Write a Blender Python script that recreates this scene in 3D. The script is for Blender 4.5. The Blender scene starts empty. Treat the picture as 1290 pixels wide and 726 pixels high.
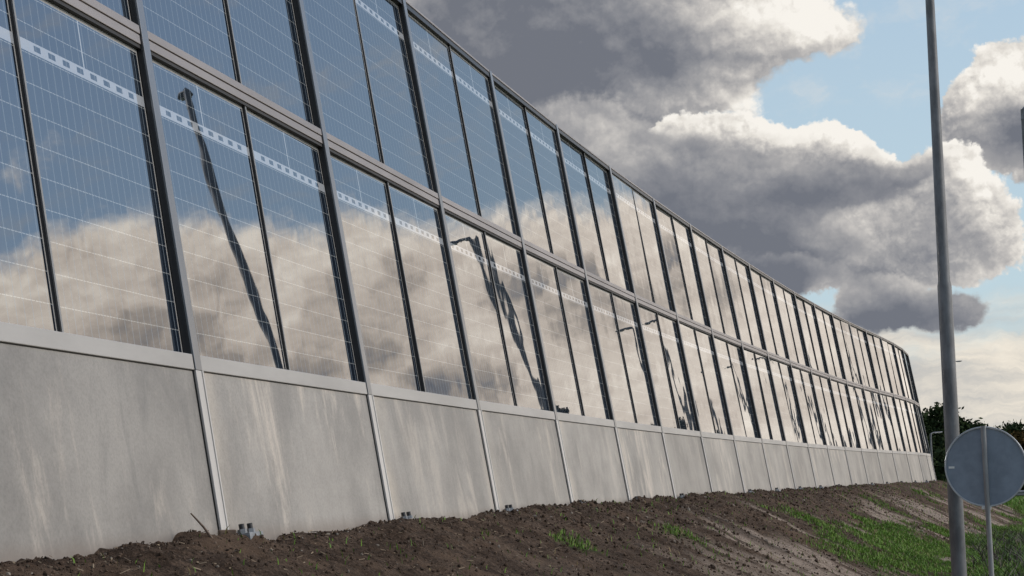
import bpy, bmesh, math, random
import numpy as np
from mathutils import Matrix, Vector
R = math.radians
scene = bpy.context.scene
COL = scene.collection
random.seed(5); rng = np.random.default_rng(5)

# ------------------------------------------------------------------ camera
EYE = 1.65
cam = bpy.data.cameras.new('camera'); camo = bpy.data.objects.new('camera', cam); COL.objects.link(camo)
TH, RO = 0.1131, -0.0226
r0 = Vector((1, 0, 0)); u0 = Vector((0, -math.sin(TH), math.cos(TH))); f0 = Vector((0, math.cos(TH), math.sin(TH)))
rr = r0 * math.cos(RO) + u0 * math.sin(RO); uu = -r0 * math.sin(RO) + u0 * math.cos(RO)
camo.matrix_world = Matrix(((rr.x, uu.x, -f0.x, 0), (rr.y, uu.y, -f0.y, 0), (rr.z, uu.z, -f0.z, EYE), (0, 0, 0, 1)))
cam.sensor_width = 36; cam.lens = 2170.9 / 1290 * 36; cam.clip_end = 6000; cam.clip_start = 0.05
scene.camera = camo
scene.render.resolution_x = 1024; scene.render.resolution_y = 576

# ------------------------------------------------------------------ light
SUN_AZ, SUN_EL = 92, 34
world = bpy.data.worlds.new('World'); scene.world = world; world.use_nodes = True
sun = bpy.data.lights.new('sun', 'SUN'); sun.energy = 1.8; sun.angle = R(11); sun.color = (1.0, 0.93, 0.84)
suno = bpy.data.objects.new('sun', sun); COL.objects.link(suno)
sd = Vector((math.sin(R(SUN_AZ)) * math.cos(R(SUN_EL)), math.cos(R(SUN_AZ)) * math.cos(R(SUN_EL)), math.sin(R(SUN_EL))))
suno.rotation_euler = sd.to_track_quat('Z', 'Y').to_euler(); suno.location = (30, 20, 40)
vs = scene.view_settings
vs.view_transform = 'Standard'; vs.look = 'None'; vs.gamma = 1; vs.exposure = 0.3; vs.use_curve_mapping = False

# ------------------------------------------------------------------ node helper
class NT:
    def __init__(s, nt): s.nt = nt; s.n = nt.nodes; s.l = nt.links
    def put(s, sock, v):
        if isinstance(v, bpy.types.NodeSocket): s.l.new(v, sock)
        elif v is not None: sock.default_value = v
    def math(s, op, a, b=None, c=None, clamp=False):
        n = s.n.new('ShaderNodeMath'); n.operation = op; n.use_clamp = clamp
        for i, v in enumerate((a, b, c)):
            if v is not None: s.put(n.inputs[i], v)
        return n.outputs[0]
    def vm(s, op, a, b=None):
        n = s.n.new('ShaderNodeVectorMath'); n.operation = op
        s.put(n.inputs[0], a)
        if b is not None: s.put(n.inputs[1], b)
        return n.outputs['Value'] if op in ('DOT_PRODUCT', 'LENGTH') else n.outputs[0]
    def noise(s, vec, scale, detail=4, rough=.55, dist=0., lac=2., out=0):
        n = s.n.new('ShaderNodeTexNoise'); s.put(n.inputs['Vector'], vec)
        n.inputs['Scale'].default_value = scale; n.inputs['Detail'].default_value = detail
        n.inputs['Roughness'].default_value = rough; n.inputs['Distortion'].default_value = dist
        n.inputs['Lacunarity'].default_value = lac
        return n.outputs[out]
    def ss(s, v, a, b, to0=0., to1=1.):
        n = s.n.new('ShaderNodeMapRange'); n.interpolation_type = 'SMOOTHSTEP'
        s.put(n.inputs[0], v); n.inputs[1].default_value = a; n.inputs[2].default_value = b
        n.inputs[3].default_value = to0; n.inputs[4].default_value = to1
        return n.outputs[0]
    def lin(s, v, a, b, to0=0., to1=1.):
        n = s.n.new('ShaderNodeMapRange'); s.put(n.inputs[0], v)
        for i, x in enumerate((a, b, to0, to1)): n.inputs[i + 1].default_value = x
        return n.outputs[0]
    def mix(s, f, a, b, mode='MIX'):
        n = s.n.new('ShaderNodeMix'); n.data_type = 'RGBA'; n.blend_type = mode
        s.put(n.inputs['Factor'], f)
        for k, v in ((6, a), (7, b)):
            s.put(n.inputs[k], (*v, 1) if isinstance(v, tuple) and len(v) == 3 else v)
        return n.outputs[2]
    def sep(s, v):
        n = s.n.new('ShaderNodeSeparateXYZ'); s.put(n.inputs[0], v); return n.outputs
    def comb(s, x, y, z):
        n = s.n.new('ShaderNodeCombineXYZ')
        for i, v in enumerate((x, y, z)): s.put(n.inputs[i], v)
        return n.outputs[0]

# ------------------------------------------------------------------ sky: NISHITA blue with cumulus clouds laid out by compass bearing and elevation
wt = NT(world.node_tree); wt.n.clear()
sky = wt.n.new('ShaderNodeTexSky'); sky.sky_type = 'NISHITA'; sky.sun_disc = False
sky.sun_elevation = R(SUN_EL); sky.sun_rotation = R(SUN_AZ); sky.dust_density = 0.6; sky.ozone_density = 1.6; sky.air_density = 1.0
tc = wt.n.new('ShaderNodeTexCoord').outputs['Generated']
dx, dy, dz = wt.sep(wt.vm('NORMALIZE', tc))
az = wt.math('MULTIPLY', wt.math('ARCTAN2', dx, dy), 57.2958)
el = wt.math('MULTIPLY', wt.math('ARCSINE', dz), 57.2958)
P = wt.comb(az, el, 0.0)
def blobs(Pn, lst, acc=None):
    for (a, e, ra, re, w) in lst:
        d = wt.vm('MULTIPLY', wt.vm('SUBTRACT', Pn, (a, e, 0)), (1 / ra, 1 / re, 0))
        g = wt.math('POWER', 2.71828, wt.math('MULTIPLY', wt.vm('DOT_PRODUCT', d, d), -1.0))
        acc = wt.math('MULTIPLY_ADD', g, w, acc if acc is not None else 0.0)
    return acc
# cloud masses as (azimuth, elevation, half width, half height, weight) in degrees; the second list of each pair holds its darker and lighter parts
U = [(0.07, 15.46, 5.0, 2.89, 1.2), (3.82, 14.32, 3.42, 2.1, 1.0), (6.19, 13.05, 2.1, 1.05, 0.7), (7.59, 14.91, 2.63, 1.45, 0.9), (10.34, 14.49, 2.1, 0.95, 0.85), (-2.13, 13.43, 3.95, 2.37, 1.0), (1.62, 12.57, 3.16, 1.58, 0.9), (-0.95, 18.04, 7.89, 2.37, 1.2), (8.27, 12.04, 0.92, 0.47, 0.45)]
Ud = [(9.69, 14.53, 2.63, 1.18, -0.55), (6.7, 12.51, 2.1, 0.74, -0.5), (8.54, 12.16, 0.79, 0.53, -0.3), (0.61, 15.19, 4.47, 2.37, 0.75), (5.15, 13.87, 2.37, 0.95, 0.6), (2.16, 12.81, 2.89, 1.31, 0.6), (-2.13, 13.17, 3.16, 2.37, 0.5)]
B = [(5.86, 11.43, 1.1, 0.84, 1), (4.65, 11.03, 0.92, 0.66, 0.7), (7.72, 11.4, 1.0, 0.79, 1), (8.88, 10.92, 0.79, 0.53, 0.7), (10.32, 10.95, 1.21, 0.63, 1), (11.79, 10.29, 0.92, 0.58, 0.85), (9.49, 9.77, 2.1, 1.05, 0.9), (14.09, 9.51, 1.45, 0.95, 0.7), (15.18, 8.67, 1.45, 1.45, 0.8), (14.0, 7.72, 2.1, 1.45, 0.9), (11.5, 8.37, 2.1, 1.31, 0.8), (6.87, 10.03, 2.37, 1.05, 0.9), (15.59, 6.99, 1.31, 0.95, 0.5)]
Bd = [(13.48, 7.37, 1.58, 0.95, 0.35), (9.75, 9.76, 2.89, 0.58, 0.4), (6.88, 10.16, 2.1, 0.58, 0.4), (15.48, 9.67, 0.79, 0.66, -0.2), (12.27, 8.59, 1.05, 0.79, 0.2)]
F = [(3.95, 9.75, 2.76, 1.63, 1.0), (6.58, 9.25, 2.76, 1.18, 1.0), (5.43, 10.48, 1.05, 0.58, 0.5), (9.35, 9.52, 2.1, 0.84, 0.95), (11.66, 9.27, 1.63, 0.63, 0.85), (13.35, 9.74, 1.0, 0.42, 0.7), (5.74, 7.84, 3.16, 1.45, 1.0), (8.36, 7.56, 2.24, 0.95, 1.0), (9.9, 7.34, 1.63, 0.68, 0.9), (2.65, 11.1, 2.24, 1.58, 0.9), (7.68, 10.38, 0.74, 0.37, 0.5)]
Fd = [(5.52, 9.03, 3.68, 1.58, 0.5), (8.35, 7.35, 2.37, 0.79, 0.7), (9.47, 9.38, 1.84, 0.66, 0.35), (11.66, 9.14, 1.31, 0.53, 0.3), (12.24, 7.95, 1.31, 0.79, -0.5)]
T = [(11.62, 5.49, 1.45, 0.58, 1), (13.39, 5.37, 1.74, 0.63, 1), (14.83, 5.25, 0.89, 0.45, 0.9), (9.36, 6.66, 1.97, 0.58, 0.8), (6.22, 6.51, 2.63, 1.05, 0.9), (10.4, 5.75, 0.63, 0.37, -0.9)]
Td = [(13.14, 5.38, 2.37, 0.66, 0.9), (9.36, 6.66, 2.1, 0.66, 0.6), (6.23, 6.65, 2.63, 1.05, 0.6), (10.35, 5.76, 0.79, 0.47, -0.8)]
C = [(15.98, 11.99, 1.37, 1.21, 1.1), (16.95, 11.66, 1.58, 1.71, 1.0), (14.99, 11.23, 0.74, 0.79, 0.75), (15.65, 10.6, 1.1, 0.63, 0.7), (18.27, 11.1, 2.1, 2.37, 1)]
Cd = [(16.8, 11.22, 0.95, 0.74, 0.5), (15.67, 10.93, 1.05, 0.53, 0.25), (18.12, 10.61, 1.58, 1.31, 0.6), (16.02, 12.67, 1.05, 0.63, -0.35)]
U += [(0.5, 11.6, 3.2, 1.6, .8), (4.2, 12.2, 1.6, .9, .7)]; F += [(1.2, 10.4, 2.6, 1.6, .9), (3.6, 8.2, 2.4, 1.4, .7), (7.6, 6.2, 2.6, .9, .7)]; T += [(12.4, 6.1, 1.6, .5, .5)]; B += [(12.2, 6.8, 2.2, .9, .8), (10.2, 6.6, 1.6, .8, .6), (14.6, 10.3, .8, .5, .5)]; Bd += [(11.6, 6.6, 2.0, .6, .3)]; Td += [(7.6, 6.2, 2.4, .8, .4)]
BKd = [(35.0, 12.4, 1.6, .8, .5), (33.6, 11.3, 1.2, .6, .4), (31.0, 10.0, 1.6, .7, .8), (29.0, 8.6, 1.0, .6, .8), (27.6, 8.2, .5, 1.0, .5), (33.2, 14.2, 1.6, .6, .3), (26.3, 10.6, .6, 1.4, .5), (28.5, 12.4, 1.2, .6, .3), (25.8, 8.8, .5, 1, .35)]
BK = [(31.5, 27, 2.4, 1.6, .75), (36.4, 19, 1.6, 1.2, .45)]
def fields(Pn):
    w1 = wt.vm('SUBTRACT', wt.noise(Pn, .45, 4, .55, out=1), (.5, .5, .5))
    w2 = wt.vm('SUBTRACT', wt.noise(Pn, 2.1, 4, .6, out=1), (.5, .5, .5))
    Pw = wt.vm('ADD', Pn, wt.vm('ADD', wt.vm('MULTIPLY', w1, (1.6, 1.1, 0)), wt.vm('MULTIPLY', w2, (.55, .45, 0))))
    fb = wt.math('SUBTRACT', wt.noise(wt.vm('MULTIPLY', Pn, (1, 1.2, 1)), .8, 10, .58), .5)
    bil = None
    Pb = wt.vm('ADD', Pn, wt.vm('MULTIPLY', w2, (.35, .35, 0)))
    for sc_, am in ((.55, .42), (1.25, .34), (2.8, .20), (6.2, .11)):
        n = wt.math('ABSOLUTE', wt.math('MULTIPLY_ADD', wt.noise(wt.vm('ADD', Pb, (sc_ * 7, sc_ * 3, 0)), sc_, 1, .5), 2.0, -1.0))
        bil = wt.math('MULTIPLY_ADD', wt.math('SUBTRACT', n, .22), am, bil if bil is not None else 0.0)
    return Pw, fb, bil
F0_ = fields(P); F1_ = fields(wt.vm('ADD', P, (.12, .26, 0)))
MOT = wt.math('SUBTRACT', wt.noise(wt.vm('MULTIPLY', F0_[0], (.8, 1.15, 1)), .5, 6, .50), .5)
def dens(fl, lst, nf, nb, extra=None):
    Pw, fb, bil = fl
    d = blobs(Pw, lst, 0.0)
    if extra: d = wt.math('ADD', d, extra(Pw))
    return wt.math('ADD', d, wt.math('ADD', wt.math('MULTIPLY', fb, nf), wt.math('MULTIPLY', bil, nb)))
def ramp(v, stops):
    n = wt.n.new('ShaderNodeValToRGB'); wt.put(n.inputs[0], v); e = n.color_ramp.elements
    e[0].position, e[0].color = stops[0][0], (*stops[0][1], 1); e[1].position, e[1].color = stops[-1][0], (*stops[-1][1], 1)
    for p_, c_ in stops[1:-1]:
        k = e.new(p_); k.color = (*c_, 1)
    return n.outputs[0]
GREY = [(0.0, (.76, .73, .68)), (.14, (.63, .60, .555)), (.32, (.45, .432, .415)), (.52, (.30, .296, .302)), (.74, (.205, .21, .23)), (1.0, (.135, .145, .172))]
def layer(lst, dlst, nf, nb, t0, t1, base, klit, kmot, extra=None, edge=.3, stops=GREY):
    """one mass of cloud: returns its cover and its colour"""
    d0 = dens(F0_, lst, nf, nb, extra); d1 = dens(F1_, lst, nf, nb, extra)
    cover = wt.ss(d0, t0, t1)
    lit = wt.math('MULTIPLY', wt.math('SUBTRACT', d0, d1), klit)
    lit = wt.math('MAXIMUM', wt.math('MINIMUM', lit, .42), -.30)
    sh = wt.math('ADD', blobs(F0_[0], dlst, base), wt.math('ADD', wt.math('MULTIPLY', MOT, kmot), wt.math('MULTIPLY', F0_[2], -.28)))
    sh = wt.math('ADD', sh, wt.math('MULTIPLY', wt.ss(d0, t0, t0 + .5), edge))
    sh = wt.math('SUBTRACT', sh, lit)
    return cover, ramp(wt.math('MULTIPLY', sh, .70), stops)
def bank_extra(Pw):
    a, e, _ = wt.sep(Pw)
    k = wt.ss(wt.math('SUBTRACT', wt.lin(a, 24, 34, 12.6, 16.4), e), -1.6, 1.6)
    k = wt.math('MULTIPLY', wt.math('MULTIPLY', k, wt.ss(a, 20, 24)), wt.ss(a, 75, 60))
    return k
def away_extra(Pw):
    a, e, _ = wt.sep(Pw)
    away = wt.math('MAXIMUM', wt.ss(a, 70, 85), wt.ss(a, -10, -16))
    return wt.math('MULTIPLY', wt.ss(wt.noise(Pw, .055, 3, .5), .42, .66, -.3, 1.0), away)
WARM = [(0.0, (1.42, 1.30, 1.14)), (.14, (1.22, 1.09, .945)), (.32, (.98, .855, .735)), (.52, (.62, .545, .475)), (.74, (.34, .335, .345)), (1.0, (.19, .21, .25))]
layers = [layer(U, Ud, .60, .50, .36, .62, .46, 1.0, 1.5, edge=.15),
          layer(C, Cd, .45, .70, .38, .54, .26, 1.1, 1.1, edge=.22),
          layer(B, Bd, .40, .80, .36, .52, .24, 1.1, 1.2, edge=.24),
          layer(F, Fd, .70, .55, .26, .68, .72, .55, 1.3, edge=.12),
          layer(T, Td, .60, .45, .26, .62, .52, .6, 1.2, edge=.14),
          layer([], [], .60, .55, .30, .60, .30, .9, 1.2, extra=away_extra, edge=.4),
          layer(BK, BKd, .58, .50, .26, .80, .13, .9, 1.05, extra=bank_extra, edge=.15, stops=WARM)]
warm = wt.math('MULTIPLY', wt.ss(az, 20, 27), wt.ss(az, 120, 80))
# pale stratus veil towards the horizon
streak = wt.noise(wt.vm('MULTIPLY', F0_[0], (.32, 1.5, 1)), .8, 8, .6)
veil = wt.ss(wt.math('ADD', el, wt.math('MULTIPLY', wt.math('SUBTRACT', streak, .5), 4.0)), 6.0, 3.6)
vcol = ramp(wt.noise(wt.vm('MULTIPLY', F0_[0], (.28, 1.5, 1)), .75, 9, .62), [(.28, (.36, .375, .385)), (.45, (.50, .48, .445)), (.6, (.66, .61, .53)), (.75, (.76, .70, .60))])
vcol = wt.mix(warm, vcol, wt.mix(1.0, vcol, (2.0, 1.92, 1.72), 'MULTIPLY'))
bg1 = wt.n.new('ShaderNodeBackground'); bg1.inputs[1].default_value = 0.135
wt.l.new(sky.outputs[0], bg1.inputs[0])
def bgcol(c):
    n = wt.n.new('ShaderNodeBackground')
    wt.put(n.inputs[0], (*c, 1) if isinstance(c, tuple) else c); return n.outputs[0]
def over(f, a, b_):
    n = wt.n.new('ShaderNodeMixShader'); wt.l.new(f, n.inputs[0]); wt.l.new(a, n.inputs[1]); wt.l.new(b_, n.inputs[2]); return n.outputs[0]
thin = wt.math('MULTIPLY', wt.ss(az, 30, 19, .5, 1.0), wt.ss(el, 30, 5, .35, .8))
out = over(thin, bg1.outputs[0], bgcol((.40, .50, .55)))
wisp = wt.math('MULTIPLY', wt.ss(wt.noise(wt.vm('MULTIPLY', F0_[0], (.5, 1.0, 1)), .5, 9, .62), .50, .75), .45)
out = over(wisp, out, bgcol((.62, .60, .57)))
out = over(veil, out, bgcol(vcol))
for cv, cc in layers: out = over(cv, out, bgcol(cc))
wo = wt.n.new('ShaderNodeOutputWorld'); wt.l.new(out, wo.inputs[0])
world.cycles.sampling_method = 'MANUAL'; world.cycles.sample_map_resolution = 1024

# ------------------------------------------------------------------ materials
def mat(name):
    m = bpy.data.materials.new(name); m.use_nodes = True
    t = NT(m.node_tree); b = t.n['Principled BSDF']
    return m, t, b
def bump(t, b, h, strength=.3, dist=.01):
    n = t.n.new('ShaderNodeBump'); n.inputs['Strength'].default_value = strength; n.inputs['Distance'].default_value = dist
    t.l.new(h, n.inputs['Height']); t.l.new(n.outputs[0], b.inputs['Normal'])
def simple(name, col, rough=.5, metal=0., var=.25, scale=6., stretch=(1, 1, 1), bmp=.08):
    m, t, b = mat(name)
    o = t.n.new('ShaderNodeTexCoord').outputs['Object']
    rnd = t.n.new('ShaderNodeObjectInfo').outputs['Random']
    v = t.vm('ADD', t.vm('MULTIPLY', o, stretch), t.comb(t.math('MULTIPLY', rnd, 37.), 0., t.math('MULTIPLY', rnd, 11.)))
    n = t.noise(v, scale, 6, .65)
    lo = tuple(c * (1 - var) for c in col); hi = tuple(min(1, c * (1 + var)) for c in col)
    t.put(b.inputs['Base Color'], t.mix(t.ss(n, .3, .7), lo, hi))
    b.inputs['Roughness'].default_value = rough; b.inputs['Metallic'].default_value = metal
    if bmp: bump(t, b, t.noise(v, scale * 8, 3), bmp, .003)
    return m
M_light = simple('light_grey_steel', (.47, .45, .43), .42, .0, .12, 3, (1, 1, .25))
M_flange = simple('dark_steel_flange', (.22, .225, .235), .36, .75, .12, 3, (1, 1, .25), .03)
M_rail = simple('rail_aluminium', (.25, .225, .22), .45, .0, .14, 3, (.3, 1, 1))
M_sill = simple('sill_aluminium', (.345, .33, .315), .45, .0, .1, 3, (.3, 1, 1))
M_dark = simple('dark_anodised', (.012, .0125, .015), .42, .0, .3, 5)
M_railshade = simple('rail_shade_black', (.018, .016, .016), .6, .0, .3, 8)  # near-black tone that paints the shade below the middle rail
M_line = simple('glazing_bead', (.22, .22, .22), .4, 0, .1)
M_galv = simple('galvanised_steel', (.30, .30, .31), .42, .35, .22, 5, (1, 1, .4))
M_galv2 = simple('weathered_galvanised', (.135, .136, .143), .48, .15, .34, 7, (1, 1, .35))
M_bolt = simple('zinc_bolt', (.20, .21, .225), .55, .3, .25, 20)
M_signback = simple('sign_back_aluminium', (.235, .28, .345), .55, .1, .14, 5, (1, 1, 1), .03)
M_signrim = simple('sign_rim', (.46, .48, .51), .4, .3, .1, 5)
M_white = simple('white_plastic', (.75, .75, .74), .5, 0, .05)
M_lens = simple('lamp_lens', (.6, .6, .58), .2, 0, .05)
M_wood = simple('dry_wood', (.14, .10, .075), .9, 0, .3, 20)
M_bark = simple('bark', (.06, .05, .04), .95, 0, .35, 4)

# concrete
m, t, b = mat('concrete'); M_conc = m
o = t.n.new('ShaderNodeTexCoord').outputs['Object']; rnd = t.n.new('ShaderNodeObjectInfo').outputs['Random']
off = t.comb(t.math('MULTIPLY', rnd, 91.), 0., t.math('MULTIPLY', rnd, 17.))
v = t.vm('ADD', o, off)
n1 = t.noise(v, 1.1, 7, .66); n2 = t.noise(t.vm('MULTIPLY', v, (1, 1, .26)), 3.2, 7, .68, .5)
n3 = t.noise(v, 70, 3, .7)
c = t.mix(t.ss(n1, .3, .7), (.195, .185, .175), (.335, .315, .292))
c = t.mix(t.math('MULTIPLY', t.ss(n2, .50, .68), t.lin(t.math('FRACT', t.math('MULTIPLY', rnd, 3.77)), 0, 1, .35, 1.0)), c, (.50, .445, .39))
c = t.mix(t.math('MULTIPLY', t.ss(n2, .46, .28), .6), c, (.17, .165, .16))
ox, oy, oz = t.sep(o)
c = t.mix(t.math('MULTIPLY', t.ss(t.math('ADD', ox, t.math('MULTIPLY', t.noise(t.vm('MULTIPLY', v, (1, 1, .6)), 3, 5, .6), .7)), .75, .3), t.ss(rnd, .25, .7)), c, (.50, .44, .375))  # rust-tinted runs by the joint
c = t.mix(t.ss(n3, .35, .75), c, t.mix(1.0, c, (.80, .80, .80), 'MULTIPLY'))
tone = t.lin(t.math('FRACT', t.math('MULTIPLY', rnd, 7.31)), 0, 1, .86, 1.08)
c = t.mix(1.0, c, t.comb(tone, tone, tone), 'MULTIPLY')
pits = t.ss(t.noise(v, 34, 2, .5), .77, .80)
c = t.mix(t.math('MULTIPLY', pits, .6), c, (.12, .115, .11))
c = t.mix(t.math('MULTIPLY', t.ss(t.math('ADD', oz, t.math('MULTIPLY', n2, .12)), -.82, -.93), .7), c, (.16, .13, .11))  # soil splash at the foot
t.put(b.inputs['Base Color'], c); b.inputs['Roughness'].default_value = .46
bump(t, b, t.math('ADD', t.math('MULTIPLY', n3, .4), t.math('SUBTRACT', n2, pits)), .25, .004)

# solar glass : uv in metres, v measured DOWN from the pane top
def mk_glass():
    m, t, b = mat('solar_glass')
    uv = t.n.new('ShaderNodeUVMap').outputs[0]
    U, V, _ = t.sep(uv)
    rnd = t.n.new('ShaderNodeObjectInfo').outputs['Random']
    WP = PW
    cell = .158
    def near(x, c0, half): return t.math('LESS_THAN', t.math('ABSOLUTE', t.math('SUBTRACT', x, c0)), half)
    def AND(*a):
        r = a[0]
        for q in a[1:]: r = t.math('MULTIPLY', r, q)
        return r
    def OR(a, b_): return t.math('MAXIMUM', a, b_)
    fu = t.math('FRACT', t.math('DIVIDE', U, cell / 2))
    fv = t.math('FRACT', t.math('DIVIDE', t.math('ADD', V, .045), cell))
    hline = near(fv, .5, .017)
    dash = t.math('GREATER_THAN', t.math('FRACT', t.math('DIVIDE', U, .034)), .22)
    hline = t.math('MULTIPLY', hline, t.math('MULTIPLY_ADD', dash, .75, .25))
    vline = near(fu, .5, .055)
    strip = AND(t.math('GREATER_THAN', V, .280), t.math('LESS_THAN', V, .340))
    fsq = t.math('FRACT', t.math('DIVIDE', t.math('ADD', U, .02), .152))
    sq = AND(near(fsq, .5, .24), near(V, .308, .0155), near(U, WP / 2 + .02, .56))
    stripv = AND(strip, t.math('SUBTRACT', 1.0, sq))
    lbar = AND(t.math('LESS_THAN', U, .034), t.math('LESS_THAN', V, .30))
    midv = AND(near(U, WP / 2, .006), t.math('LESS_THAN', V, .28))
    border = OR(OR(t.math('LESS_THAN', U, .014), t.math('GREATER_THAN', U, WP - .012)), t.math('LESS_THAN', V, .022))
    n = t.noise(t.vm('ADD', uv, t.comb(t.math('MULTIPLY', rnd, 50.), 0., 0.)), 1.2, 3)
    c = t.mix(n, (.004, .008, .015), (.007, .013, .024))
    c = t.mix(t.math('MULTIPLY', vline, .34), c, (.34, .40, .46))
    c = t.mix(t.math('MULTIPLY', hline, .45), c, (.50, .52, .52))
    c = t.mix(t.math('MULTIPLY', midv, .8), c, (.5, .52, .53))
    c = t.mix(border, c, (.40, .39, .38))
    c = t.mix(OR(stripv, lbar), c, (.36, .375, .40))
    dirt = t.noise(t.vm('MULTIPLY', uv, (6, .7, 1)), 2.5, 6, .7)
    c = t.mix(t.math('MULTIPLY', t.ss(dirt, .55, .85), .10), c, (.40, .36, .31))
    t.put(b.inputs['Base Color'], c)
    b.inputs['Roughness'].default_value = .5
    b.inputs['IOR'].default_value = 1.5
    b.inputs['Specular IOR Level'].default_value = 0.
    t.put(b.inputs['Coat Weight'], t.math('MULTIPLY_ADD', vline, -.22, 1.0)); b.inputs['Coat Roughness'].default_value = .012; b.inputs['Coat IOR'].default_value = GLASS_IOR
    # slight bow and roller wave of the laminated glass
    vv = t.vm('ADD', t.vm('MULTIPLY', uv, (1.0, 1.0, 1)), t.comb(t.math('MULTIPLY', rnd, 73.), t.math('MULTIPLY', rnd, 31.), 0.))
    h = t.math('ADD', t.math('MULTIPLY', t.noise(vv, 1.3, 1.5, .5), 1.0), t.math('MULTIPLY', t.noise(t.vm('MULTIPLY', vv, (1.0, .5, 1)), 6, 1, .5), .028))
    bn = t.n.new('ShaderNodeBump'); bn.inputs['Strength'].default_value = 1.0; bn.inputs['Distance'].default_value = .0024
    t.l.new(h, bn.inputs['Height']); t.l.new(bn.outputs[0], b.inputs['Coat Normal'])
    return m
W = 3.0
PW = W / 2 - .013 - .052
GLASS_IOR = 3.4

# ------------------------------------------------------------------ mesh helpers
class MB:
    def __init__(s): s.v = []; s.f = []; s.m = []; s.mats = []
    def mi(s, m):
        if m not in s.mats: s.mats.append(m)
        return s.mats.index(m)
    def box(s, x0, x1, y0, y1, z0, z1, m, M=None, bev=0.):
        bm = bmesh.new(); bmesh.ops.create_cube(bm, size=1)
        for v in bm.verts: v.co = Vector(((x0 + x1) / 2 + v.co.x * (x1 - x0), (y0 + y1) / 2 + v.co.y * (y1 - y0), (z0 + z1) / 2 + v.co.z * (z1 - z0)))
        if bev: bmesh.ops.bevel(bm, geom=bm.edges[:], offset=bev, segments=2, affect='EDGES', profile=.6)
        s.add_bm(bm, m, M)
    def add_bm(s, bm, m, M=None):
        k = s.mi(m); b0 = len(s.v); bm.verts.index_update()
        for v in bm.verts: s.v.append((M @ v.co) if M else v.co.copy())
        for f in bm.faces: s.f.append([b0 + v.index for v in f.verts]); s.m.append(k)
        bm.free()
    def tube(s, pts, rad, m, seg=12, cap=True):
        k = s.mi(m); b0 = len(s.v); n = len(pts); pts = [Vector(p) for p in pts]
        if not hasattr(rad, '__len__'): rad = [rad] * n
        ref = None
        for i, p in enumerate(pts):
            d = (pts[min(i + 1, n - 1)] - pts[max(i - 1, 0)]).normalized()
            if ref is None: ref = Vector((1, 0, 0)) if abs(d.x) < .9 else Vector((0, 1, 0))
            a = (ref - d * ref.dot(d)).normalized(); bb = d.cross(a); ref = a
            for j in range(seg):
                an = 2 * math.pi * j / seg
                s.v.append(p + (a * math.cos(an) + bb * math.sin(an)) * rad[i])
        for i in range(n - 1):
            for j in range(seg):
                s.f.append([b0 + i * seg + j, b0 + i * seg + (j + 1) % seg, b0 + (i + 1) * seg + (j + 1) % seg, b0 + (i + 1) * seg + j]); s.m.append(k)
        if cap:
            s.f.append([b0 + j for j in range(seg)][::-1]); s.m.append(k)
            s.f.append([b0 + (n - 1) * seg + j for j in range(seg)]); s.m.append(k)
    def mesh(s, name, smooth=None):
        me = bpy.data.meshes.new(name); me.from_pydata([tuple(v) for v in s.v], [], s.f)
        for m in s.mats: me.materials.append(m)
        me.polygons.foreach_set('material_index', s.m)
        if smooth:
            me.polygons.foreach_set('use_smooth', [True] * len(s.f))
            me.set_sharp_from_angle(angle=R(smooth))
        me.update(); return me
    def build(s, name, parent=None, smooth=None): return link(name, s.mesh(name, smooth), parent)
def link(name, me, parent=None):
    o = bpy.data.objects.new(name, me); COL.objects.link(o)
    if parent: o.parent = parent
    return o
def tag(o, label=None, cat=None, group=None, kind=None):
    for k, v in (('label', label), ('category', cat), ('group', group), ('kind', kind)):
        if v: o[k] = v
    return o
def empty(name, loc=(0, 0, 0), rz=0):
    o = bpy.data.objects.new(name, None); COL.objects.link(o); o.location = loc; o.rotation_euler = (0, 0, rz); o.empty_display_size = .2
    return o
def np_mesh(name, V, F, m=None, smooth=False):
    me = bpy.data.meshes.new(name); nv = len(V); nf, k = F.shape
    me.vertices.add(nv); me.vertices.foreach_set('co', np.ascontiguousarray(V, dtype=np.float32).ravel())
    me.loops.add(nf * k); me.loops.foreach_set('vertex_index', F.astype(np.int32).ravel())
    me.polygons.add(nf); me.polygons.foreach_set('loop_start', np.arange(0, nf * k, k, dtype=np.int32))
    me.polygons.foreach_set('loop_total', np.full(nf, k, dtype=np.int32))
    me.polygons.foreach_set('use_smooth', np.full(nf, bool(smooth)))
    if m: me.materials.append(m)
    me.update(calc_edges=True); return me
def h2(i, j, seed):
    n = (i * 374761393 + j * 668265263 + seed * 1442695041) & 0xffffffff
    n = ((n ^ (n >> 13)) * 1274126177) & 0xffffffff
    return ((n ^ (n >> 16)) & 0xffffff) / float(0xffffff)
def vnoise(x, y, seed=0):
    x = np.asarray(x, float); y = np.asarray(y, float)
    i = np.floor(x).astype(np.int64); j = np.floor(y).astype(np.int64); fx = x - i; fy = y - j
    fx = fx * fx * (3 - 2 * fx); fy = fy * fy * (3 - 2 * fy)
    return (h2(i, j, seed) * (1 - fx) + h2(i + 1, j, seed) * fx) * (1 - fy) + (h2(i, j + 1, seed) * (1 - fx) + h2(i + 1, j + 1, seed) * fx) * fy
def fbm(x, y, oct=4, seed=0, g=.5):
    r = 0; a = 1; tot = 0
    for k in range(oct): r = r + a * vnoise(x * 2 ** k, y * 2 ** k, seed + k * 7); tot += a; a *= g
    return r / tot
def sst(a, b, x):
    q = np.clip((x - a) / (b - a), 0, 1); return q * q * (3 - 2 * q)

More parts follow.
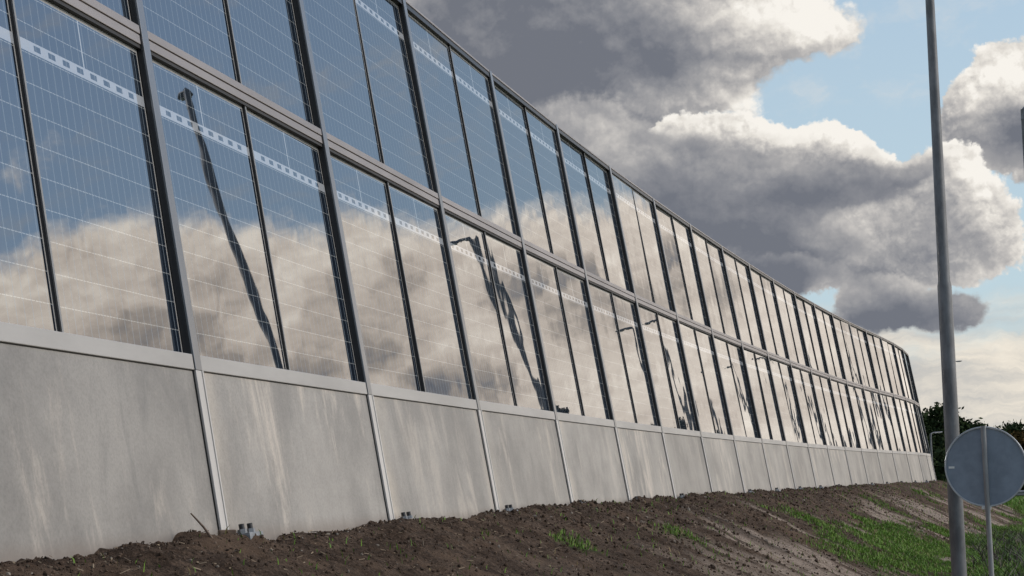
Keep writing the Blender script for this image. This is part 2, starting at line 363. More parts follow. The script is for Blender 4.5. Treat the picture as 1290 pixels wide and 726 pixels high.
# ------------------------------------------------------------------ plan of the barrier (post by post), curving along the road
PTS = [(-3.62, 0.636), (-3.018, 3.575), (-2.39, 6.508), (-1.736, 9.436), (-1.042, 12.355), (-0.32, 15.267), (0.433, 18.171), (1.219, 21.066),
       (2.036, 23.952), (2.882, 26.831), (3.752, 29.702), (4.641, 32.567), (5.546, 35.427), (6.467, 38.282), (7.406, 41.132), (8.365, 43.974),
       (9.349, 46.808), (10.362, 49.632), (11.407, 52.444), (12.465, 55.251), (13.489, 58.071), (14.439, 60.917), (15.278, 63.797), (15.986, 66.712),
       (16.563, 69.656), (17.007, 72.623), (17.316, 75.607)]
PTS = [Vector((x, y, 0)) for x, y in PTS]
_n = []
for i in range(len(PTS)):
    d = (PTS[min(i + 1, len(PTS) - 1)] - PTS[max(i - 1, 0)]).normalized(); _n.append(Vector((-d.y, d.x, 0)))
PTS = [p + n_ * .135 for p, n_ in zip(PTS, _n)]
ZSH = EYE + .678            # top of the concrete plinth
LEAN = .1698
GY = -.096                  # glass face, a hand's breadth behind the flange face
LL = 1.852 * math.sqrt(1 + LEAN ** 2); LT = 3.730 * math.sqrt(1 + LEAN ** 2)
def frame(org, tdir):
    left = Vector((-tdir.y, tdir.x, 0)); up = (Vector((0, 0, 1)) + left * LEAN).normalized(); y = up.cross(tdir)
    return Matrix(((tdir.x, y.x, up.x, org.x), (tdir.y, y.y, up.y, org.y), (tdir.z, y.z, up.z, ZSH), (0, 0, 0, 1)))
NP = len(PTS)
segs = [(PTS[i + 1] - PTS[i]).normalized() for i in range(NP - 1)]
M_glass = mk_glass()
barrier = empty('noise_barrier', (PTS[0].x, PTS[0].y, ZSH))
tag(barrier, 'long leaning solar glass noise barrier on a grey concrete plinth along the earth bank', 'noise barrier')
BI = Matrix.Translation(barrier.location).inverted()
def place(o, Mw): o.matrix_local = BI @ Mw

# post: dark H-section, light front flange, base plate with anchor bolts
pm = MB()
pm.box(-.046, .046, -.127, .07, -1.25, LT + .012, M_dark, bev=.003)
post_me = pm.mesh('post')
fm = MB(); fm.box(-.043, .043, -.142, -.1275, -.046, LT + .03, M_flange, bev=.003); fm.box(-.046, .030, -.141, -.1275, -1.25, -.0465, M_light, bev=.003); fm.box(.0305, .048, -.146, -.1275, -1.25, -.0465, M_light, bev=.002); flange_me = fm.mesh('front_flange')
ap = MB()
ap.box(.07, .27, -.25, -.128, -1.01, -.962, M_bolt, bev=.004)
for bx, by in ((.12, -.19), (.215, -.20)):
    ap.tube([(bx, by, -.965), (bx, by, -.937)], .026, M_bolt, 6)
    ap.tube([(bx, by, -.94), (bx, by, -.908)], .016, M_dark, 10)
ap_me = ap.mesh('anchor_plate', 40)
def prism_panel():
    mb = MB(); mb.box(.053, W - .053, -.124, .01, -1.4, -.047, M_conc, bev=.006); return mb.mesh('concrete_panel')
conc_me = prism_panel()
sm = MB(); sm.box(.052, W - .052, -.137, .02, -.045, .043, M_sill, bev=.004); sill_me = sm.mesh('sill_rail')
mm = MB(); mm.box(.052, W - .052, -.137, .02, LL + .004, LL + .055, M_rail, bev=.004); mm.box(.052, W - .052, -.131, .02, LL - .056, LL - .0005, M_rail, bev=.004); mid_me = mm.mesh('middle_rail')
gm = MB(); gm.box(.048, W - .048, -.122, .0, LL - .078, LL - .0565, M_railshade); shade_me = gm.mesh('rail_underside_shade')  # dark box added below the middle rail as its shaded underside, shade put in as colour
tm = MB(); tm.box(.052, W - .052, -.140, .03, LT + .002, LT + .026, M_rail, bev=.004); tm.box(.052, W - .052, -.132, .02, LT - .052, LT + .0015, M_dark); top_me = tm.mesh('top_rail')
um = MB(); um.box(W / 2 - .0125, W / 2 + .0125, GY - .016, GY + .02, .0435, LL - .079, M_dark); um.box(W / 2 - .0045, W / 2 + .0125, GY - .019, GY - .0165, .0435, LL - .079, M_line)
um.box(W / 2 - .0125, W / 2 + .0125, GY - .016, GY + .02, LL + .056, LT - .053, M_dark); um.box(W / 2 - .0045, W / 2 + .0125, GY - .019, GY - .0165, LL + .056, LT - .053, M_line)
mul_me = um.mesh('mullion')
def pane_mesh(x0, z0, z1, name):
    x1 = x0 + PW
    V = np.array([(x0, GY, z0), (x1, GY, z0), (x1, GY, z1), (x0, GY, z1), (x0, GY + .018, z0), (x1, GY + .018, z0), (x1, GY + .018, z1), (x0, GY + .018, z1)])
    F = np.array([(0, 1, 2, 3), (5, 4, 7, 6), (4, 0, 3, 7), (1, 5, 6, 2), (3, 2, 6, 7), (4, 5, 1, 0)])
    me = np_mesh(name, V, F, M_glass)
    uv = me.uv_layers.new(name='UVMap')
    li = F.ravel(); d = np.stack([V[li, 0] - x0, z1 - V[li, 2]], 1).astype(np.float32)
    uv.data.foreach_set('uv', d.ravel()); return me
XA, XB = .052, W / 2 + .013
panes = [(pane_mesh(XA, .0435, LL - .079, 'solar_panel'), 'l'), (pane_mesh(XB, .0435, LL - .079, 'solar_panel'), 'l'),
         (pane_mesh(XA, LL + .056, LT - .053, 'solar_panel'), 'u'), (pane_mesh(XB, LL + .056, LT - .053, 'solar_panel'), 'u')]
for i in range(NP):
    if i == 0: td = segs[0]
    elif i == NP - 1: td = segs[-1]
    else: td = (segs[i - 1] + segs[i]).normalized()
    Mw = frame(PTS[i], td)
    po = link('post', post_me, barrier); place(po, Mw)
    fl = link('front_flange', flange_me, po)
    if 3 <= i < 22: link('anchor_plate', ap_me, po)
for i in range(NP - 1):
    Mw = frame(PTS[i], segs[i])
    for nm, me in (('concrete_panel', conc_me), ('sill_rail', sill_me), ('top_rail', top_me), ('mullion', mul_me)):
        place(link(nm, me, barrier), Mw)
    mr = link('middle_rail', mid_me, barrier); place(mr, Mw); link('rail_underside_shade', shade_me, mr)
    for me, _ in panes:
        o = link('solar_panel', me, barrier)
        tilt = Matrix.Rotation(random.gauss(0, .0032), 4, 'Z') @ Matrix.Rotation(random.gauss(0, .0032), 4, 'X')
        ctr = Matrix.Translation((W / 2, GY, 1.9))
        place(o, Mw @ ctr @ tilt @ ctr.inverted())

# ------------------------------------------------------------------ terrain
path = [PTS[0] - segs[0] * 30, PTS[0] - segs[0] * 12] + PTS + [PTS[-1] + segs[-1] * d for d in (6, 14, 40, 90)]
pl = [0.]
for a, b_ in zip(path[:-1], path[1:]): pl.append(pl[-1] + (b_ - a).length)
U0 = pl[2] + 9.0     # u = 0 at the first fully visible post
pl = np.array(pl) - U0
px_ = np.array([p.x for p in path]); py_ = np.array([p.y for p in path])
hd = np.array([math.atan2(segs[min(max(i, 0), len(segs) - 1)].x, segs[min(max(i, 0), len(segs) - 1)].y) for i in range(-2, len(path) - 2)])
hd[1:] = (hd[1:] + hd[:-1]) / 2
def world_of(u, s):
    x = np.interp(u, pl, px_); y = np.interp(u, pl, py_); h = np.interp(u, pl, hd)
    return x + s * np.cos(h), y - s * np.sin(h)
def masks(u, s):
    # washed sand runs down the slope: narrow in u, long in s
    wob = (fbm(u * .6, s * .5, 3, 11) - .5) * .7
    su = u + wob + (s - 1) * .10
    fine = fbm(su * 3.1, s * .20, 5, 21, .6); broad = fbm(su * .55, s * .12 + 3, 2, 31)
    pb = .10 * np.exp(-((u - 14) / 2.5) ** 2 - ((s - 2.1) / .6) ** 2) + .12 * np.exp(-((u - 31) / 4) ** 2 - ((s - 2.0) / .6) ** 2) + .08 * np.exp(-((u - 8) / 1.5) ** 2 - ((s - 1.9) / .5) ** 2)
    sand = sst(.528, .615, fine * .66 + broad * .34 + pb + .03 * np.clip(s - 1, 0, 2)) * sst(.85, 1.9, s + (fbm(su * 1.3, s * 0, 3, 41) - .5) * 1.6)
    sand = sand * sst(3, 16, u + (broad - .5) * 10)
    g = fbm(u * .55, s * .9, 4, 51) + .12 * sst(1.8, 3.6, s) * sst(2, 14, u) - .13 + (fbm(su * 3, s * .5, 3, 52) - .5) * .25
    def patch(pu, ps, ru, rs, w): return w * np.exp(-((u - pu) / ru) ** 2 - ((s - ps) / rs) ** 2)
    g = g + .02 + patch(1.3, .80, .35, .2, .24) + patch(5.5, 1.05, .8, .25, .30) + patch(18.6, 1.0, .9, .35, .34) + patch(19.8, 1.6, 1.2, .5, .28) + patch(22.5, 2.8, 4.6, 1.0, .6) + patch(10, 1.3, 1.0, .35, .18) + patch(27, 2.2, 3, .5, .2) + patch(9.5, 2.0, 1.2, .4, .22) + patch(14.5, 2.7, 2, .5, .12) + patch(36, 3.6, 8, .7, .3) - .18 * sst(1.2, .5, s) - .25 * sand
    grass = sst(.58, .78, g)
    return sand, grass, fine
def height(u, s):
    base = np.interp(s, [-30, -9, -5, .45, .8, 3.3, 4.2, 9], [.0, .0, 1.36, 1.385, 1.27, .13, .01, -.02])
    sand, grass, fine = masks(u, s)
    on = sst(6.6, 5.0, s) * sst(-8, -5, s)
    dist = np.maximum(u + 9, 3)
    clod = sst(2.6, .7, s) * .6 + .4
    b1 = (fbm(u * 1.1, s * 1.1, 3, 61) - .5) * .15
    b2 = (fbm(u * 5.5, s * 5.5, 4, 71, .6) - .5) * .085 * clod * (1 - .35 * sand)
    b3 = np.abs(fbm(u * 17, s * 17, 2, 81) - .5) * .05 * clod * (1 - .4 * sand)
    rill = -(fine - .5) * .16 * sst(.9, 2.2, s)
    return base + (b1 + b2 + b3 + rill) * on
us = [-20.]
while us[-1] < 150:
    us.append(us[-1] + min(max(.032 * max(1, (us[-1] + 10) / 11), .032), 1.2) if us[-1] > -4.5 else us[-1] + .5)
us = np.array(us)
ss_ = np.concatenate([np.linspace(-12, -.5, 14), np.linspace(-.1, .25, 4), np.arange(.29, 2.2, .03), np.arange(2.2, 4, .05), np.linspace(4, 9, 46)])
UU, SS = np.meshgrid(us, ss_, indexing='ij')
XX, YY = world_of(UU, SS); ZZ = height(UU, SS)
nu, ns = UU.shape
idx = np.arange(nu * ns).reshape(nu, ns)
F = np.stack([idx[:-1, :-1], idx[:-1, 1:], idx[1:, 1:], idx[1:, :-1]], -1).reshape(-1, 4)
sand, grass, fine = masks(UU, SS)
m, t, b = mat('embankment_soil'); M_soil = m
def attr(t, n):
    a = t.n.new('ShaderNodeAttribute'); a.attribute_name = n; return a.outputs['Fac']
oc = t.n.new('ShaderNodeTexCoord').outputs['Object']
s1 = t.noise(oc, 3.5, 6, .7); s2 = t.noise(oc, 38, 5, .75)
c = t.mix(t.ss(s2, .32, .72), (.038, .026, .018), (.155, .106, .076))
c = t.mix(t.ss(s1, .40, .62), c, t.mix(1.0, c, (.50, .47, .45), 'MULTIPLY'))
c = t.mix(t.math('MULTIPLY', t.ss(t.noise(oc, .9, 5, .65), .50, .66), .6), c, (.14, .092, .062))
c = t.mix(t.math('MULTIPLY', t.ss(t.noise(oc, 60, 2, .5), .68, .76), .5), c, (.26, .22, .18))
sc = t.mix(t.noise(oc, 9, 6, .7), (.22, .165, .13), (.47, .385, .315))
c = t.mix(t.math('MULTIPLY', attr(t, 'sand'), t.ss(t.math('ADD', t.math('MULTIPLY', s2, .6), t.math('MULTIPLY', t.noise(oc, 7, 5, .75), .4)), .38, .58, .30, 1.)), c, sc)
c = t.mix(t.math('MULTIPLY', attr(t, 'grass'), .55), c, (.055, .085, .022))
t.put(b.inputs['Base Color'], c); b.inputs['Roughness'].default_value = .95; b.inputs['Specular IOR Level'].default_value = .15
bump(t, b, t.math('ADD', s2, t.math('MULTIPLY', t.noise(oc, 110, 3, .7), .4)), .9, .03)
me = np_mesh('embankment', np.stack([XX, YY, ZZ], -1).reshape(-1, 3), F, M_soil, True)
for nme, arr in (('sand', sand), ('grass', grass)):
    a = me.attributes.new(nme, 'FLOAT', 'POINT'); a.data.foreach_set('value', arr.astype(np.float32).ravel())
tag(link('embankment', me), kind='structure')

# open ground to the horizon
m, t, b = mat('field'); M_field = m
oc = t.n.new('ShaderNodeTexCoord').outputs['Object']
a1 = t.noise(oc, .08, 5, .6); a2 = t.noise(oc, 1.3, 6, .7); a3 = t.noise(oc, 14, 4, .7)
c = t.mix(a3, (.035, .060, .014), (.095, .150, .035))
c = t.mix(t.ss(a2, .5, .68), c, (.10, .085, .055))
c = t.mix(t.ss(a1, .55, .65), c, (.085, .10, .04))
t.put(b.inputs['Base Color'], c); b.inputs['Roughness'].default_value = .95; b.inputs['Specular IOR Level'].default_value = .1
bump(t, b, a3, .8, .06)
V = np.array([(-3000, -400, 0), (3000, -400, 0), (3000, 4500, 0), (-3000, 4500, 0)], float)
tag(link('ground', np_mesh('ground', V, np.array([[0, 1, 2, 3]]), M_field)), kind='structure')

# clods and stones lying on the bank
def rock_proto():
    bm = bmesh.new(); bmesh.ops.create_icosphere(bm, subdivisions=1, radius=1)
    v = np.array([q.co[:] for q in bm.verts]); f = np.array([[q.index for q in fc.verts] for fc in bm.faces]); bm.free(); return v, f
rv, rf = rock_proto()
N = 24000
cu = -3.4 + 44 * rng.random(N) ** 1.7; cs = .31 + 3.0 * rng.random(N) ** 1.9
sa, gr, _ = masks(cu, cs); keep = rng.random(N) > sa * .35; cu, cs = cu[keep], cs[keep]; N = len(cu)
sz = .004 + .010 * rng.random(N) ** 3.2 + .010 * (rng.random(N) > .99); sz *= np.clip((cu + 12) / 14, .8, 1.7)
cx, cy = world_of(cu, cs); cz = height(cu, cs) + sz * .25
jit = 1 + .45 * (rng.random((N, len(rv), 3)) - .5); sc3 = sz[:, None] * (.6 + .7 * rng.random((N, 3)))
ang = rng.random(N) * 6.28; ca, sa_ = np.cos(ang), np.sin(ang)
q = rv[None] * jit * sc3[:, None, :]
q = np.stack([q[..., 0] * ca[:, None] - q[..., 1] * sa_[:, None], q[..., 0] * sa_[:, None] + q[..., 1] * ca[:, None], q[..., 2]], -1)
q += np.stack([cx, cy, cz], -1)[:, None, :]
Fq = (rf[None] + (np.arange(N) * len(rv))[:, None, None]).reshape(-1, 3)
m, t, b = mat('soil_clod'); M_clod = m
g = t.n.new('ShaderNodeNewGeometry').outputs['Random Per Island']
oc = t.n.new('ShaderNodeTexCoord').outputs['Object']
c = t.mix(g, (.032, .022, .016), (.15, .104, .076)); c = t.mix(t.ss(g, .93, .97), c, (.30, .26, .22))
c = t.mix(t.noise(oc, 60, 4, .7), t.mix(1.0, c, (.6, .6, .6), 'MULTIPLY'), c)
t.put(b.inputs['Base Color'], c); b.inputs['Roughness'].default_value = .95; b.inputs['Specular IOR Level'].default_value = .15
tag(link('soil_clods', np_mesh('soil_clods', q.reshape(-1, 3), Fq, M_clod)), kind='stuff')

# straw, root ends and light litter on the soil
N = 2600
lu = -3.4 + 40 * rng.random(N) ** 1.5; lsl = .36 + 2.8 * rng.random(N) ** 1.5
lx, ly = world_of(lu, lsl); lz = height(lu, lsl) + .010
a_ = rng.random(N) * 6.28; L_ = (.006 + .028 * rng.random(N) ** 3) * np.clip((lu + 12) / 16, .8, 1.6); w_ = .002 + .003 * rng.random(N)
d_ = np.stack([np.cos(a_), np.sin(a_), (rng.random(N) - .35) * .9], -1) * L_[:, None]; q_ = np.stack([-np.sin(a_), np.cos(a_), np.zeros(N)], -1) * w_[:, None]; u_ = np.array([0, 0, 1.]) * w_[:, None]
c_ = np.stack([lx, ly, lz], -1)
V = np.stack([c_ - d_ - q_, c_ - d_ + q_, c_ - d_ + u_, c_ + d_ - q_, c_ + d_ + q_, c_ + d_ + u_], 1).reshape(-1, 3)
Fl = np.concatenate([np.arange(N)[:, None] * 6 + np.array(f) for f in ((0, 1, 4, 3), (1, 2, 5, 4), (2, 0, 3, 5))])
m, t, b = mat('straw_litter'); g = t.n.new('ShaderNodeNewGeometry').outputs['Random Per Island']
c = t.mix(g, (.07, .05, .035), (.30, .23, .155)); t.put(b.inputs['Base Color'], c); b.inputs['Roughness'].default_value = .9
tag(link('straw_litter', np_mesh('straw_litter', V, Fl, m)), kind='stuff')

# grass blades
def blades(px, py, pz, hgt, wid, lean):
    n = len(px); a = rng.random(n) * 6.28; b2 = rng.random(n) * 6.28
    dxw = np.cos(a) * wid / 2; dyw = np.sin(a) * wid / 2
    lx = np.cos(b2) * lean * hgt; ly = np.sin(b2) * lean * hgt
    V = np.zeros((n, 5, 3))
    V[:, 0] = np.stack([px - dxw, py - dyw, pz - .01], -1); V[:, 1] = np.stack([px + dxw, py + dyw, pz - .01], -1)
    V[:, 2] = np.stack([px + dxw * .7 + lx * .35, py + dyw * .7 + ly * .35, pz + hgt * .6], -1)
    V[:, 3] = np.stack([px - dxw * .7 + lx * .35, py - dyw * .7 + ly * .35, pz + hgt * .6], -1)
    V[:, 4] = np.stack([px + lx, py + ly, pz + hgt], -1)
    o = np.arange(n)[:, None] * 5
    F3 = np.concatenate([o + np.array([0, 1, 2]), o + np.array([0, 2, 3]), o + np.array([3, 2, 4])])
    return V.reshape(-1, 3), F3
m, t, b = mat('grass_blade'); M_grass = m
g = t.n.new('ShaderNodeNewGeometry').outputs['Random Per Island']
oc = t.n.new('ShaderNodeTexCoord').outputs['Object']
c = t.mix(g, (.075, .155, .018), (.20, .34, .055)); c = t.mix(t.ss(g, .88, .93), c, (.22, .17, .08))
c = t.mix(t.ss(t.noise(oc, .7, 3), .45, .65), c, t.mix(1.0, c, (.72, .8, .7), 'MULTIPLY'))
t.put(b.inputs['Base Color'], c); b.inputs['Roughness'].default_value = .6; b.inputs['Specular IOR Level'].default_value = .25
N = 520000
gu = -3.5 + 60 * rng.random(N) ** 1.25; gs = .4 + 6.5 * rng.random(N)
_, gg, _ = masks(gu, gs); k = rng.random(N) < (gg * .95 + .014) * np.clip(1.2 - gu / 80, .4, 1); gu, gs = gu[k], gs[k]
print('bank blades', len(gu))
gx, gy = world_of(gu, gs); gz = height(gu, gs)
n = len(gu); gh = (.02 + .05 * rng.random(n) ** 1.5) * np.clip(.8 + gu / 60, .8, 1.4); gw = .006 + .005 * rng.random(n) + .00025 * np.clip(gu, 0, 60)
V1, F1 = blades(gx, gy, gz, gh, gw, .25 + .7 * rng.random(n))
tag(link('bank_grass', np_mesh('bank_grass', V1, F1, M_grass)), kind='stuff')
N = 90000
fy_ = 24 + 90 * rng.random(N) ** 1.6; fa = R(13.5) + R(9) * rng.random(N); fx_ = fy_ * np.tan(fa)
k = fbm(fx_ * .5, fy_ * .25, 4, 91) > .44; fx_, fy_ = fx_[k], fy_[k]; n = len(fx_)
V2, F2 = blades(fx_, fy_, np.full(n, .01), (.06 + .14 * rng.random(n)) * np.clip(fy_ / 40, .8, 1.6), .010 + .0003 * fy_, .3 + .6 * rng.random(n))
tag(link('verge_grass', np_mesh('verge_grass', V2, F2, M_grass)), kind='stuff')
# dark dry weeds on the verge by the sign
m, t, b = mat('dry_weed'); M_weed = m
g = t.n.new('ShaderNodeNewGeometry').outputs['Random Per Island']
c = t.mix(g, (.045, .036, .034), (.17, .14, .125)); c = t.mix(t.ss(g, .55, .62), c, (.07, .13, .03))
t.put(b.inputs['Base Color'], c); b.inputs['Roughness'].default_value = .9
N = 11000
wy = 22 + 22 * rng.random(N); wx = wy * np.tan(R(14.6) + R(6) * rng.random(N))
k = fbm(wx * .9, wy * .5, 4, 95) > .36; wx, wy = wx[k], wy[k]; n = len(wx)
V3, F3 = blades(wx, wy, np.full(n, .0), (.08 + .30 * rng.random(n) ** 2), .012 + .014 * rng.random(n), .4 + 1.1 * rng.random(n))
tag(link('dry_weeds', np_mesh('dry_weeds', V3, F3, M_weed)), kind='stuff')

# ------------------------------------------------------------------ lamp posts
def lamp_post(name, loc, H, rb, rt, arm, arm_dir, label, group, sleeve=1.0, seg=24, cap=False, headlen=.55):
    e = empty(name, loc); tag(e, label, 'lamp post', group)
    p = MB(); hs = H * .42 * sleeve
    p.tube([(0, 0, -.3), (0, 0, hs), (0, 0, hs + .06), (0, 0, H)], [rb, rb * .94, rb * .80, rt], M_galv2, seg); p.build('pole', e, 30)
    dv = Vector((math.sin(arm_dir), math.cos(arm_dir), 0))
    a = MB(); a.tube([(0, 0, H - .28), dv * .02 + Vector((0, 0, H - .02)), dv * arm * .35 + Vector((0, 0, H + .06)), dv * arm + Vector((0, 0, H + .10))], [rt * 1.12, rt * 1.1, rt * .8, rt * .7], M_galv2, 12); a.build('arm', e, 40)
    c0 = dv * arm + Vector((0, 0, H + .10)); rot = Matrix.Translation(c0) @ Matrix.Rotation(-arm_dir, 4, 'Z') @ Matrix.Rotation(R(4), 4, 'X')
    h = MB(); bm = bmesh.new()
    prof = [(-.06, .045, .04), (.08, .085, .055), (.30, .125, .065), (headlen * .85, .115, .05), (headlen, .06, .03)]
    rings = []
    for (yy, wx_, hz) in prof:
        rings.append([bm.verts.new((math.cos(q_) * wx_, yy, math.sin(q_) * hz * (1 if math.sin(q_) > 0 else .45))) for q_ in [2 * math.pi * k_ / 14 for k_ in range(14)]])
    for A, B in zip(rings[:-1], rings[1:]):
        for k_ in range(14): bm.faces.new((A[k_], A[(k_ + 1) % 14], B[(k_ + 1) % 14], B[k_]))
    bm.faces.new(rings[0]); bm.faces.new(rings[-1][::-1]); bmesh.ops.recalc_face_normals(bm, faces=bm.faces[:])
    h.add_bm(bm, M_galv2, rot); ho = h.build('lamp_head', e, 50)
    ln = MB(); ln.box(-.08, .08, .16, headlen * .8, -.045, -.028, M_lens, rot, .004); ln.build('lens', ho)
    return e
G = 'lamp posts along the road'
RD = R(90 + 16)
lamp_post('lamp_post', (5.49, 21.75, 0.35), 8.75, .094, .050, .25, R(33), 'tall grey tapered lamp post at the bank foot behind the round sign', G, headlen=.42)
lamp_post('lamp_post', (13.30, 43.7, 0), 10.95, .085, .075, .22, RD, 'dark lamp post cut by the right edge of the photo, flat topped', G)
lamp_post('lamp_post', (21.8, 66.3, 0), 10.9, .12, .07, .25, RD, 'third lamp post along the road, mirrored in the middle glass panels', G)
lamp_post('lamp_post', (29.6, 87, 0), 10.9, .12, .07, .25, RD, 'fourth lamp post along the road, mirrored in the far glass panels', G)
lamp_post('lamp_post', (35.35, 140, 0), 10.6, .10, .055, .55, R(90), 'distant lamp post mostly hidden behind the tall grey post, head sticking out right', G)
lamp_post('lamp_post', (28.8, 120, 0), 4.4, .09, .06, .2, R(60), 'short distant lamp post standing before the dark trees at the barrier end', G, headlen=.9)

# ------------------------------------------------------------------ round sign seen from behind
SX, SY, SZ = 4.712, 17.4, EYE + .065
sg = empty('traffic_sign', (SX, SY, .2)); tag(sg, 'round grey traffic sign seen from behind on a thin steel post', 'traffic sign')
face = math.atan2(-SX, -SY) + R(4)
RS = Matrix.Translation((0, 0, SZ - .2)) @ Matrix.Rotation(-math.atan2(SX, SY) - R(5), 4, 'Z') @ Matrix.Rotation(R(90), 4, 'X')
def disc(r, z0, z1, m, seg=72):
    mb = MB(); bm = bmesh.new(); bmesh.ops.create_cone(bm, cap_ends=True, segments=seg, radius1=r, radius2=r, depth=z1 - z0)
    for v in bm.verts: v.co.z += (z0 + z1) / 2
    mb.add_bm(bm, m, RS); return mb
d = disc(.385, -.012, .0, M_signback).build('disc', sg, 30)
rim = MB(); bm = bmesh.new(); n = 72
rp = [(.386, -.030), (.400, -.030), (.402, .010), (.398, .014), (.386, .013), (.3855, .001)]
rings = [[bm.verts.new((r_ * math.cos(2 * math.pi * k_ / n), r_ * math.sin(2 * math.pi * k_ / n), z_)) for r_, z_ in rp] for k_ in range(n)]
for k_ in range(n):
    A, B = rings[k_], rings[(k_ + 1) % n]
    for j in range(len(rp)): bm.faces.new((A[j], A[(j + 1) % len(rp)], B[(j + 1) % len(rp)], B[j]))
bmesh.ops.recalc_face_normals(bm, faces=bm.faces[:])
rim.add_bm(bm, M_signrim, RS); rim.build('rim', d, 40)
st = MB(); st.box(-.362, -.305, -.012, .010, .0005, .004, M_white, RS); st.build('sticker', d)
ps = MB(); ps.tube([(-.012, -.062, -.6), (-.02, -.062, SZ - .2 + .405)], .026, M_galv, 16); ps.build('sign_post', sg, 40)
cl = MB(); cl.box(-.055, .035, -.425, -.395, -.005, .05, M_white, RS, .004); cl.build('clamp', sg)

# ------------------------------------------------------------------ guard rail by the far side road
gr_ = empty('guard_rail', (24, 84, 0), R(-12)); tag(gr_, 'pale steel guard rail on short posts at the far right edge', 'guard rail')
gb = MB(); prof = [(0, .52), (-.05, .56), (-.05, .60), (0, .635), (0, .665), (-.05, .70), (-.05, .74), (0, .78)]
bm = bmesh.new()
A = [bm.verts.new((0, y, z)) for y, z in prof]; B = [bm.verts.new((26, y, z)) for y, z in prof]
A2 = [bm.verts.new((0, y + .006, z)) for y, z in prof]; B2 = [bm.verts.new((26, y + .006, z)) for y, z in prof]
for k_ in range(7): bm.faces.new((A[k_], B[k_], B[k_ + 1], A[k_ + 1])); bm.faces.new((A2[k_], A2[k_ + 1], B2[k_ + 1], B2[k_]))
gb.add_bm(bm, M_galv); gb.build('rail_beam', gr_)
gpm = MB(); gpm.box(-.05, .05, .008, .10, -.2, .78, M_galv2); gpme = gpm.mesh('rail_post')
for k_ in range(9): link('rail_post', gpme, gr_).location = (.6 + 3 * k_, 0, 0)

# ------------------------------------------------------------------ trees
def leaf_mat(name, c0, c1):
    m, t, b = mat(name)
    g = t.n.new('ShaderNodeNewGeometry').outputs['Random Per Island']
    t.put(b.inputs['Base Color'], t.mix(g, c0, c1)); b.inputs['Roughness'].default_value = .6; b.inputs['Specular IOR Level'].default_value = 0.
    return m
L_dark = leaf_mat('leaves_dark', (.014, .024, .013), (.050, .068, .030)); L_mid = leaf_mat('leaves_mid', (.025, .042, .012), (.075, .095, .03)); L_rust = leaf_mat('leaves_rust', (.045, .032, .014), (.13, .085, .035))
def tree(name, loc, h, wr, lm, label, ncl=46, nl=60, ls=.30, trunk=.22, shape='round', group='trees beyond the barrier', seed=1):
    r = np.random.default_rng(seed); e = empty(name, loc); tag(e, label, 'tree', group)
    tb = MB(); th = h * trunk
    tb.tube([(0, 0, -.3), (.05, 0, th * .6), (0, .06, th * 1.6), (0, 0, h * .85)], [h * .028, h * .02, h * .014, h * .004], M_bark, 9)
    cl = []
    for _ in range(ncl):
        for _k in range(50):
            p = r.uniform(-1, 1, 3)
            if np.linalg.norm(p) <= 1: break
        zf = (p[2] + 1) / 2
        if shape == 'round': rad = 1.0
        elif shape == 'column': rad = .35 + .65 * math.sin(math.pi * min(1, .15 + zf * .85)) ** .7
        else: rad = max(.08, 1.05 - zf)
        z = th * .8 + zf * (h - th * .8)
        c_ = np.array([p[0] * wr * rad, p[1] * wr * rad, z]); cl.append(c_)
        if _ % 4 == 0: tb.tube([(0, 0, max(th * .6, z - wr * .8)), tuple(c_ * np.array([.55, .55, 1]) - np.array([0, 0, .15 * wr])), tuple(c_)], [h * .009, h * .005, h * .002], M_bark, 5, False)
    tb.build('trunk', e, 40)
    cl = np.array(cl); n = ncl * nl
    cen = np.repeat(cl, nl, 0); cr = np.repeat(r.uniform(.22, .42, ncl) * wr, nl)
    off = r.normal(0, .5, (n, 3)) * cr[:, None] * np.array([1, 1, .75])
    pos = cen + off
    A = r.normal(0, 1, (n, 3)); A /= np.linalg.norm(A, axis=1)[:, None]; Bv = np.cross(A, r.normal(0, 1, (n, 3))); Bv /= np.linalg.norm(Bv, axis=1)[:, None]
    s_ = ls * (.6 + .8 * r.random(n))[:, None]
    V = np.stack([pos - A * s_, pos + Bv * s_ * .5, pos + A * s_, pos - Bv * s_ * .5], 1).reshape(-1, 3)
    Fl = np.arange(n * 4).reshape(-1, 4)
    link('crown', np_mesh('crown', V, Fl, lm), e); return e
def at(px, d): # ground point on the bearing of a pixel column near the horizon
    return ((px - 645) / 2158. * d * 1.0, d, 0)
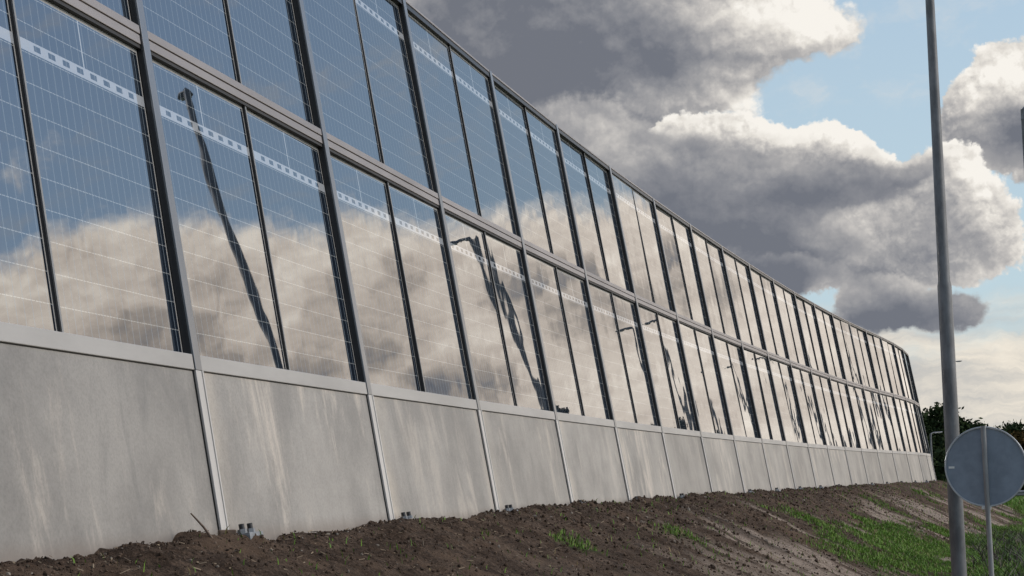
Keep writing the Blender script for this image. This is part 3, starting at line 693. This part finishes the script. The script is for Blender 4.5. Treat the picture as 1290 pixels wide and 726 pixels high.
TR = [(1150, 138, 6.2, 2.8, L_dark, 'dark green tree emerging just behind the end of the barrier'),
      (1176, 140, 6.9, 2.5, L_dark, 'dark bushy tree between barrier end and tall lamp post'),
      (1192, 146, 6.1, 2.3, L_mid, 'dark tree standing right behind the tall lamp post'),
      (1216, 150, 5.8, 2.2, L_dark, 'small dark tree showing between lamp post and round sign'),
      (1243, 190, 6.6, 3.6, L_mid, 'rounded tree hidden mostly behind the round sign'),
      (1268, 170, 6.4, 2.4, L_dark, 'dark ragged tree rising over the upper right of the sign'),
      (1287, 150, 5.2, 2.6, L_rust, 'rusty brown autumn tree at the right edge of the photo'),
      ]
for k_, (px, dd, hh, wr, lm, lab) in enumerate(TR):
    tree('tree', at(px, dd), hh, wr, lm, lab, 60, 110, .19, .16, 'round', seed=20 + k_)
# hedge under the trees
for k_, (px, dd, hh, wr) in enumerate([(1165, 128, 3.0, 3.4), (1205, 132, 2.6, 3.2), (1240, 150, 2.8, 4.0), (1282, 135, 2.4, 3.0)]):
    tree('shrub', at(px, dd), hh, wr, (L_dark, L_mid, L_dark, L_mid)[k_], ['low dark shrub at the foot of the barrier end', 'low green shrub behind the lamp post foot', 'broad dark shrub hidden behind the round sign', 'low green shrub beside the guard rail'][k_], 40, 60, .24, .05, 'round', 'shrubs under the far trees', seed=60 + k_)['category'] = 'shrub'
# trees over the road that the glass mirrors
for k_, (x, y, hh, wr, sh) in enumerate([(20.9, 58.8, 8.2, .75, 'cone'), (23.5, 68.5, 7.6, .75, 'cone')]):
    tree('conifer', (x, y, 0), hh, wr, L_dark, ['slender dark conifer across the road mirrored in the fourth bay glass', 'slender dark conifer across the road mirrored in the seventh bay glass'][k_], 40, 60, .16, .1, sh, 'conifers across the road', seed=80 + k_)

# ------------------------------------------------------------------ small things on the bank
def gpt(u, s):
    x, y = world_of(np.array([u]), np.array([s])); return Vector((float(x[0]), float(y[0]), float(height(np.array([u]), np.array([s]))[0])))
p0 = gpt(-.62, .40)
tw = MB(); tw.tube([p0 + Vector((.10, .02, -.05)), p0 + Vector((.03, .0, .05)), p0 + Vector((-.03, -.02, .12))], [.007, .006, .004], M_wood, 6)
tag(tw.build('twig'), 'thin dry twig sticking out of the soil in front of the concrete', 'twig')
p0 = gpt(-.13, .36); bk = MB(); bk.box(-.045, .045, -.03, .03, -.04, .035, M_wood, Matrix.Translation(p0) @ Matrix.Rotation(R(20), 4, 'Z'), .006)
tag(bk.build('wood_block'), 'small brown block of wood in the soil beside the nearest post foot', 'wood block')
